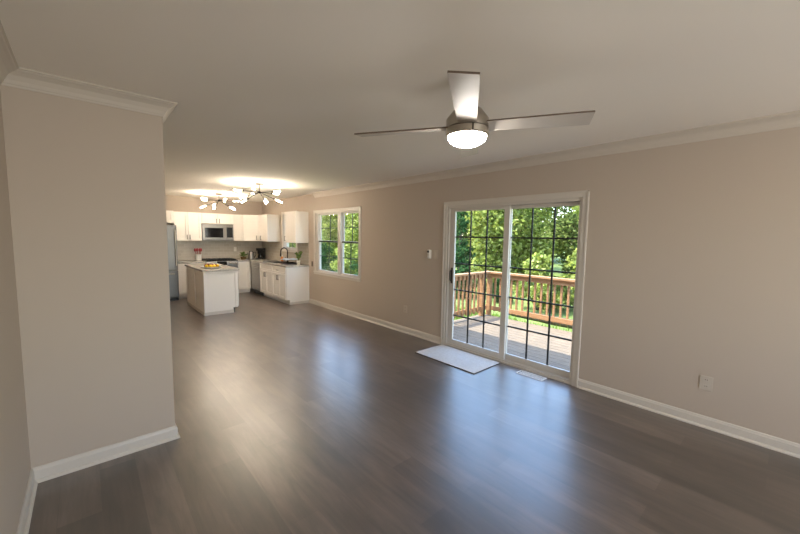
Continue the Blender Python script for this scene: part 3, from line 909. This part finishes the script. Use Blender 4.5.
for k in range(3):
    ya, yb_ = .01+k*.495, .495+k*.495
    dr2 = shaker(ya, yb_, .675, CH-.004, -.001).xform(Matrix.Translation((IW, 0, 0)) @ Matrix.Rotation(PI/2, 4, 'Z')).build('drawer', 'cabinet', t)
    pull((ya+yb_)/2, .75, -.021, .11, False).xform(Matrix.Translation((IW, 0, 0)) @ Matrix.Rotation(PI/2, 4, 'Z')).build('handle', 'handle', dr2, smooth=True)
    d2 = shaker(ya, yb_, .115, .668, -.001).xform(Matrix.Translation((IW, 0, 0)) @ Matrix.Rotation(PI/2, 4, 'Z')).build('door', 'cabinet', t)
    pull(yb_-.05, .58, -.021).xform(Matrix.Translation((IW, 0, 0)) @ Matrix.Rotation(PI/2, 4, 'Z')).build('handle', 'handle', d2, smooth=True)

# fruit on the island
fx, fy = 1.83, 7.62
b = MB(); b.lathe([(0, .001), (.12, .001), (.19, .018), (.20, .030), (.192, .030), (.12, .012), (0, .012)], (0, 0, 0), 32)
b.xform(Matrix.Diagonal((1, .8, 1, 1)))
o = b.build('fruit_plate', 'white', smooth=True); o.location = (fx, fy, CT)
tag(o, 'shallow white plate of fruit on the island worktop', 'plate')
lem = [(-.10, -.075, 'leftmost yellow lemon in the front row on the fruit plate'), (-.035, -.085, 'second yellow lemon from the left on the fruit plate'), (.03, -.085, 'third yellow lemon from the left on the fruit plate'), (.095, -.072, 'rightmost yellow lemon on the fruit plate')]
p0 = None
for i, (dx, dy, lb) in enumerate(lem):
    if p0 is None:
        p0 = MB().lathe([(0, -.044), (.008, -.041), (.018, -.032), (.029, -.012), (.029, .012), (.018, .032), (.008, .041), (0, .044)], (0, 0, 0), 16).xform(Matrix.Rotation(PI/2, 4, 'X')).build('lemon', 'lemon', smooth=True); o = p0
    else:
        o = p0.copy(); C.objects.link(o)
    o.location = (fx+dx, fy+dy, CT+.046); o.rotation_euler = (0, 0, .3*math.sin(i*2.1))
    tag(o, lb, 'lemon', 'lemons on the fruit plate')
app = [(-.095, .0, .052, 'left red apple behind the lemons'), (-.02, -.008, .052, 'middle red apple behind the lemons'), (.06, .0, .052, 'right red apple behind the lemons'), (-.05, .062, .055, 'red apple at the back left of the fruit plate'), (.03, .064, .055, 'red apple at the back right of the fruit plate')]
p0 = None
for dx, dy, dz, lb in app:
    if p0 is None:
        p0 = thing('apple', None, None)
        MB().lathe([(0, -.026), (.012, -.031), (.026, -.024), (.037, -.002), (.036, .016), (.024, .029), (.010, .030), (0, .023)], (0, 0, 0), 18).build('flesh', 'apple', p0, smooth=True)
        MB().tube([(0, 0, .022), (.004, .002, .042)], .002, 6).build('stem', 'stem', p0)
        o = p0
    else: o = copy_tree(p0)
    o.location = (fx+dx, fy+dy, CT+dz-.006)
    tag(o, lb, 'apple', 'apples on the fruit plate')

# things on the worktops
t = thing('utensil_crock', 'white utensil crock on the worktop left of the range', 'crock', (2.07, 9.80, CT+.001))
MB().lathe([(0, 0), (.062, 0), (.066, .01), (.068, .15), (.070, .158), (.062, .158), (.060, .012), (0, .012)]).build('pot', 'white', t, smooth=True)
ut = [(-.03, .0, -.10, .0, 'red spatula leaning left in the white crock'), (.0, .02, -.02, .06, 'red spoon standing upright in the white crock'), (.03, -.01, .09, .01, 'red spatula leaning right in the white crock'), (.012, -.03, .03, -.07, 'red spoon leaning forward in the white crock')]
for i, (bx, by, tx, ty, lb) in enumerate(ut):
    t = thing('spatula' if 'spatula' in lb else 'spoon', lb, 'utensil', (2.07, 9.80, CT+.015), 0, 'red utensils in the crock')
    A = Vector((bx*.6, by*.6, 0)); B = Vector((tx*.62, ty*.62, .22)); dd = (B-A).normalized()
    MB().tube([A, B], .006, 8).build('grip', 'red', t, smooth=True)
    E_ = B+dd*.075
    q = MB().ball((0, 0, 0), 1, 2, (.026, .007, .042)); q.xform(Matrix.Translation(B+dd*.035)); q.build('head', 'red', t, smooth=True)
t = thing('kettle', 'black and steel kettle on the corner worktop', 'kettle', (3.31, 9.70, CT+.001))
MB().lathe([(0, 0), (.085, 0), (.088, .02), (.078, .12), (.058, .19), (.05, .2), (0, .2)]).build('body', 'steel', t, smooth=True)
MB().lathe([(0, .2005), (.05, .2005), (.04, .222), (.012, .228), (.012, .245), (0, .247)]).build('lid', 'black', t, smooth=True)
MB().tube([(.0, .055, .19), (0, .12, .2), (0, .135, .13), (0, .09, .05)], .011, 8).xform(Matrix.Rotation(-2.4, 4, 'Z')).build('handle', 'black', t, smooth=True)
MB().tube([(0, -.065, .12), (0, -.10, .165), (0, -.115, .18)], [.02, .014, .012], 8).xform(Matrix.Rotation(-2.4, 4, 'Z')).build('spout', 'steel', t, smooth=True)
t = thing('coffee_maker', 'dark coffee maker in the kitchen corner right of the kettle', 'coffee maker', (3.585, 9.75, CT+.001), -.7)
MB().box((-.09, -.11, 0), (.09, .10, .03), .006).build('base', 'black', t)
MB().box((-.09, .02, .0305), (.09, .10, .23), .006).build('tank', 'black', t)
MB().box((-.09, -.10, .2305), (.09, .10, .30), .008).build('brew_head', 'black', t)
MB().lathe([(0, .031), (.06, .031), (.068, .08), (.05, .14), (.05, .145), (0, .145)], (0, -.05, 0)).build('carafe', 'blackglass', t, smooth=True)

def pot_plant(name, label, loc, pot, potmat, r0, h0, n, L, spread, seed):
    t = thing(name, label, 'plant', loc)
    MB().lathe([(0, 0), (r0*.8, 0), (r0, h0), (r0*.92, h0), (r0*.75, h0*.85), (0, h0*.85)]).build(pot, potmat, t, smooth=True)
    rn = random.Random(seed); b = MB()
    for k in range(n):
        a = rn.uniform(0, 2*PI); s = rn.uniform(.2, 1)*spread; z = h0 + L*rn.uniform(.4, 1)
        p0 = Vector((0, 0, h0*.85)); p1 = Vector((math.cos(a)*s*.6, math.sin(a)*s*.6, h0+(z-h0)*.7)); p2 = Vector((math.cos(a)*s, math.sin(a)*s, z))
        b.tube([p0, p1, p2], [.003, .003, .002], 5)
        for q in (p1, p2, (p1+p2)/2):
            leaf_quad(b.bm, q, L*.42, rn)
    b.build('foliage', 'potleaf', t)
    return t
pot_plant('potted_plant', 'small leafy plant in a brown basket on the corner worktop', (3.12, 9.74, CT+.001), 'basket', 'wicker', .075, .075, 26, .12, .11, 5)
pot_plant('potted_plant', 'green sprigs in a white pot at the near end of the sink worktop', (3.62, 7.53, CT+.001), 'pot', 'white', .045, .09, 16, .20, .09, 8)

t = thing('dish_rack', 'black dish rack beside the sink', 'dish rack', (3.53, 7.78, CT+.001))
b = MB(); b.box((-.15, -.17, 0), (.15, .17, .012), .003)
b.build('tray', 'black', t)
b = MB()
for z in (.05, .09): b.tube([(-.14, -.16, z), (.14, -.16, z), (.14, .16, z), (-.14, .16, z), (-.14, -.16, z)], .003, 6)
for k in range(9):
    yy = -.16+k*.04; b.tube([(-.14, yy, .09), (-.14, yy, .02), (.14, yy, .02), (.14, yy, .09)], .0022, 5)
b.build('wire_basket', 'black', t)
# folded cloth draped over the rack
bm = bmesh.new(); n = 14; g2 = []
for i in range(n+1):
    row = []
    for j in range(n+1):
        u, v = -1+2*i/n, -1+2*j/n
        x = u*.165; y = v*.15; z = .112 + .008*math.sin(u*5+v*3)+.006*math.sin(v*9)
        row.append(bm.verts.new((x, y, z)))
    g2.append(row)
for i in range(n):
    for j in range(n): bm.faces.new((g2[i][j], g2[i+1][j], g2[i+1][j+1], g2[i][j+1]))
q = MB(); q.bm.free(); q.bm = bm
o = q.build('dish_towel', 'toweling', smooth=True); o.location = (3.53, 7.78, CT+.001)
md = o.modifiers.new('solid', 'SOLIDIFY'); md.thickness = .006
tag(o, 'pale blue towel draped over the dish rack', 'towel')
t = thing('soap_bottle', 'orange soap bottle behind the sink', 'bottle', (3.70, 8.62, CT+.001))
MB().lathe([(0, 0), (.03, 0), (.032, .01), (.032, .09), (.014, .115), (.014, .125), (0, .125)]).build('bottle', 'orange', t, smooth=True)
MB().tube([(0, 0, .1255), (0, 0, .16), (-.04, 0, .158)], .006, 8).build('pump', 'white', t, smooth=True)

# ------------------------------------------------------------------ wall plates
def wall_plate(name, label, cat, face, yz, w, h, parts, material='plate', t=.006, group=None):
    """face 'x': on right wall facing -x ; 'y': on end wall facing -y"""
    th = thing(name, label, cat, (D-.0005, yz[0], yz[1]) if face == 'x' else (yz[0], YB-.0085, yz[1]), -PI/2 if face == 'x' else 0, group)
    MB().box((-w/2, -t, -h/2), (w/2, 0, h/2), .002).build('plate', material, th)
    for (nm, x0, x1, z0, z1, d, mm) in parts:
        MB().box((x0, -t-d, z0), (x1, -t-.0002, z1), .0008).build(nm, mm, th)
    return th
def sockets(m1, m2):
    r = []
    for z in (-.027, .027):
        r.append(('socket', -.017, .017, z-.014, z+.014, .002, m1))
    r += [('slot', s-.0015, s+.0015, z-.002, z+.007, .0028, m2) for z in (-.027, .027) for s in (-.006, .006)]
    return r
wall_plate('power_outlet', 'pale power outlet low on the wall right of the glass door', 'outlet', 'x', (.39, .373), .084, .118, sockets('paleplate', 'bronze'), 'paleplate')
wall_plate('power_outlet', 'beige power outlet low on the wall left of the glass door', 'outlet', 'x', (4.05, .385), .078, .115, sockets('beigeplate', 'bronze'), 'beigeplate')
wall_plate('power_outlet', 'small brown outlet at worktop height left of the twin window', 'outlet', 'x', (7.135, .90), .07, .115, sockets('brownplate', 'black'), 'brownplate')
wall_plate('power_outlet', 'white outlet on the tile backsplash right of the range', 'outlet', 'y', (3.02, 1.13), .07, .115, sockets('plate', 'bronze'))
wall_plate('light_switch', 'beige light switch plate beside the glass door', 'light switch', 'x', (3.42, 1.29), .072, .118, [('rocker', -.016, .016, -.033, .033, .003, 'paleplate')], 'beigeplate')
t = thing('fan_remote', 'white wall cradle holding a rounded control with a black button', 'wall control', (D-.0005, 3.545, 1.29), -PI/2)
MB().box((-.032, -.010, -.068), (.032, 0, .06), .004).build('cradle', 'plate', t)
b = MB().box((-.023, -.034, -.060), (.023, -.0102, .066), .009); b.build('remote', 'white', t, smooth=True)
MB().tube([(0, -.0342, .036), (0, -.038, .036)], .017, 16).build('button', 'black', t)
MB().tube([(0, -.0342, -.012), (0, -.0365, -.012)], .009, 16).build('button', 'beigeplate', t)

# ------------------------------------------------------------------ floor mat and vent
t = thing('door_mat', 'thin off-white mat on the floor before the left door panel', 'mat', (3.465, 2.765, 0))
MB().box((-.265, -.475, .0005), (.265, .475, .008), .002).build('backing', 'matedge', t)
MB().box((-.262, -.472, .0082), (.262, .472, .014), .003).build('pile', 'mat', t)
t = thing('floor_vent', 'white slatted floor vent in front of the right door panel', 'vent', (3.672, 1.855, 0))
b = MB(); w, h = .062, .155; k = .013
b.box((-w, -h, .0005), (-w+k, h, .006), .0015); b.box((w-k, -h, .0005), (w, h, .006), .0015); b.box((-w+k, -h, .0005), (w-k, -h+k, .006), .0015); b.box((-w+k, h-k, .0005), (w-k, h, .006), .0015)
b.build('frame', 'plate', t)
b = MB()
for i in range(22):
    y = -h+k+.006+i*.0122
    b.box((-w+k, y, .001), (w-k, y+.005, .005))
b.box((-.002, -h+k, .001), (.002, h-k, .0055))
b.build('slats', 'plate', t)
MB().box((-w+k, -h+k, .0004), (w-k, h-k, .0009)).build('duct_shade_sheet', 'bronze', t)  # flat dark sheet, its colour stands in for shade inside the duct

# ------------------------------------------------------------------ ceiling fan
FX, FY, FZ = 1.629, 1.268, 2.165
t = thing('ceiling_fan', 'four blade ceiling fan with brushed nickel body and glowing bowl light', 'ceiling fan', (FX, FY, H))
zz = lambda z: z-H
MB().lathe([(0, zz(2.4395)), (.038, zz(2.4395)), (.038, zz(2.41)), (.03, zz(2.375)), (.02, zz(2.37)), (0, zz(2.37))]).build('canopy', 'nickel', t, smooth=True)
MB().tube([(0, 0, zz(2.37)), (0, 0, zz(2.262))], .016, 16).build('downrod', 'nickel', t, smooth=True)
MB().lathe([(0, zz(2.262)), (.055, zz(2.262)), (.078, zz(2.248)), (.112, zz(2.205)), (.118, zz(2.196)), (.118, zz(2.150)), (0, zz(2.150))], n=48).build('motor_housing', 'nickel', t, smooth=True)
MB().lathe([(0, zz(2.1495)), (.113, zz(2.1495)), (.113, zz(2.1455)), (0, zz(2.1455))], n=48).build('shadow_gap', 'bronze', t)
rg = MB().lathe([(0, zz(2.145)), (.119, zz(2.145)), (.119, zz(2.112)), (.112, zz(2.106)), (0, zz(2.106))], n=48).build('light_ring', 'nickel', t, smooth=True)
MB().box((-.004, -.1215, zz(2.145)), (.004, -.1185, zz(2.108))).xform(Matrix.Rotation(math.radians(-38), 4, 'Z')).build('clip', 'bronze', rg)
MB().lathe([(0.108, zz(2.1055))]+[(.108*math.cos(a*PI/20), zz(2.1055-(.056)*math.sin(a*PI/20))) for a in range(1, 11)], n=48).build('light_bowl', 'bowl', t, smooth=True)
TH, PT = 2.201, -0.186
for k in range(4):
    bm = bmesh.new(); top = []; N = 10
    ring = []
    r0, r1 = .095, .65
    outline = []
    for i in range(N+1):
        f = i/N; r = r0+(r1-r0)*f; outline.append((r, (.104+.026*f)/2))
    pts = [(r, w) for r, w in outline] + [(r, -w) for r, w in outline[::-1]]
    # gentle rounding of the two tip corners
    pts[N] = (r1-.004, outline[-1][1]-.002); pts[N+1] = (r1-.012, -outline[-1][1]+.002)
    h = .0045
    va = [bm.verts.new((r, w, h)) for r, w in pts]; vb = [bm.verts.new((r, w, -h)) for r, w in pts]
    bm.faces.new(va); bm.faces.new(vb[::-1])
    for i in range(len(pts)):
        j = (i+1) % len(pts); bm.faces.new((va[i], vb[i], vb[j], va[j]))
    q = MB(); q.bm.free(); q.bm = bm
    q.xform(Matrix.Translation((0, 0, zz(FZ-.006))) @ Matrix.Rotation(-math.radians(1.8), 4, 'X') @ Matrix.Rotation(TH+k*PI/2, 4, 'Z') @ Matrix.Rotation(PT, 4, 'X'))
    o = q.build('fan_blade', 'blade', t)
    o.data.materials.append(M['bladeedge'])
    for p in o.data.polygons:
        if len(p.vertices) == 4: p.material_index = 1

# ------------------------------------------------------------------ sputnik ceiling lights
def sputnik(loc, rz, label):
    t = thing('ceiling_light', label, 'ceiling light', (*loc, H), rz, 'burst ceiling lights in the kitchen')
    MB().lathe([(0, -.0005), (.065, -.0005), (.065, -.018), (.055, -.026), (0, -.026)]).build('canopy', 'nickel', t, smooth=True)
    MB().tube([(0, 0, -.026), (0, 0, -.13)], .008, 10).build('stem', 'nickel', t, smooth=True)
    MB().ball((0, 0, -.15), .026, 2).build('hub', 'bronze', t, smooth=True)
    dirs = [(0.1, .03), (.72, -.42), (1.35, .02), (2.0, -.45), (2.6, .04), (3.25, -.36), (3.9, .03), (4.5, -.5), (5.1, .02), (5.65, -.42)]
    for a, e in dirs:
        d = Vector((math.cos(a)*math.cos(e), math.sin(a)*math.cos(e), math.sin(e)))
        c = Vector((0, 0, -.15))
        am = MB().tube([c+d*.024, c+d*.25], .0045, 8).build('arm', 'bronze', t, smooth=True)
        MB().tube([c+d*.25, c+d*.295], .0125, 10).build('socket', 'bronze', am, smooth=True)
        MB().tube([c+d*.2955, c+d*.303, c+d*.408, c+d*.415], [.005, .0085, .0085, .005], 10).build('bulb', 'bulb', am, smooth=True)
    return t
sputnik((2.36, 6.42), 0.2, 'burst ceiling light nearer the camera, above the front of the island')
sputnik((2.30, 8.75), 0.9, 'burst ceiling light farther back, in front of the microwave cabinets')
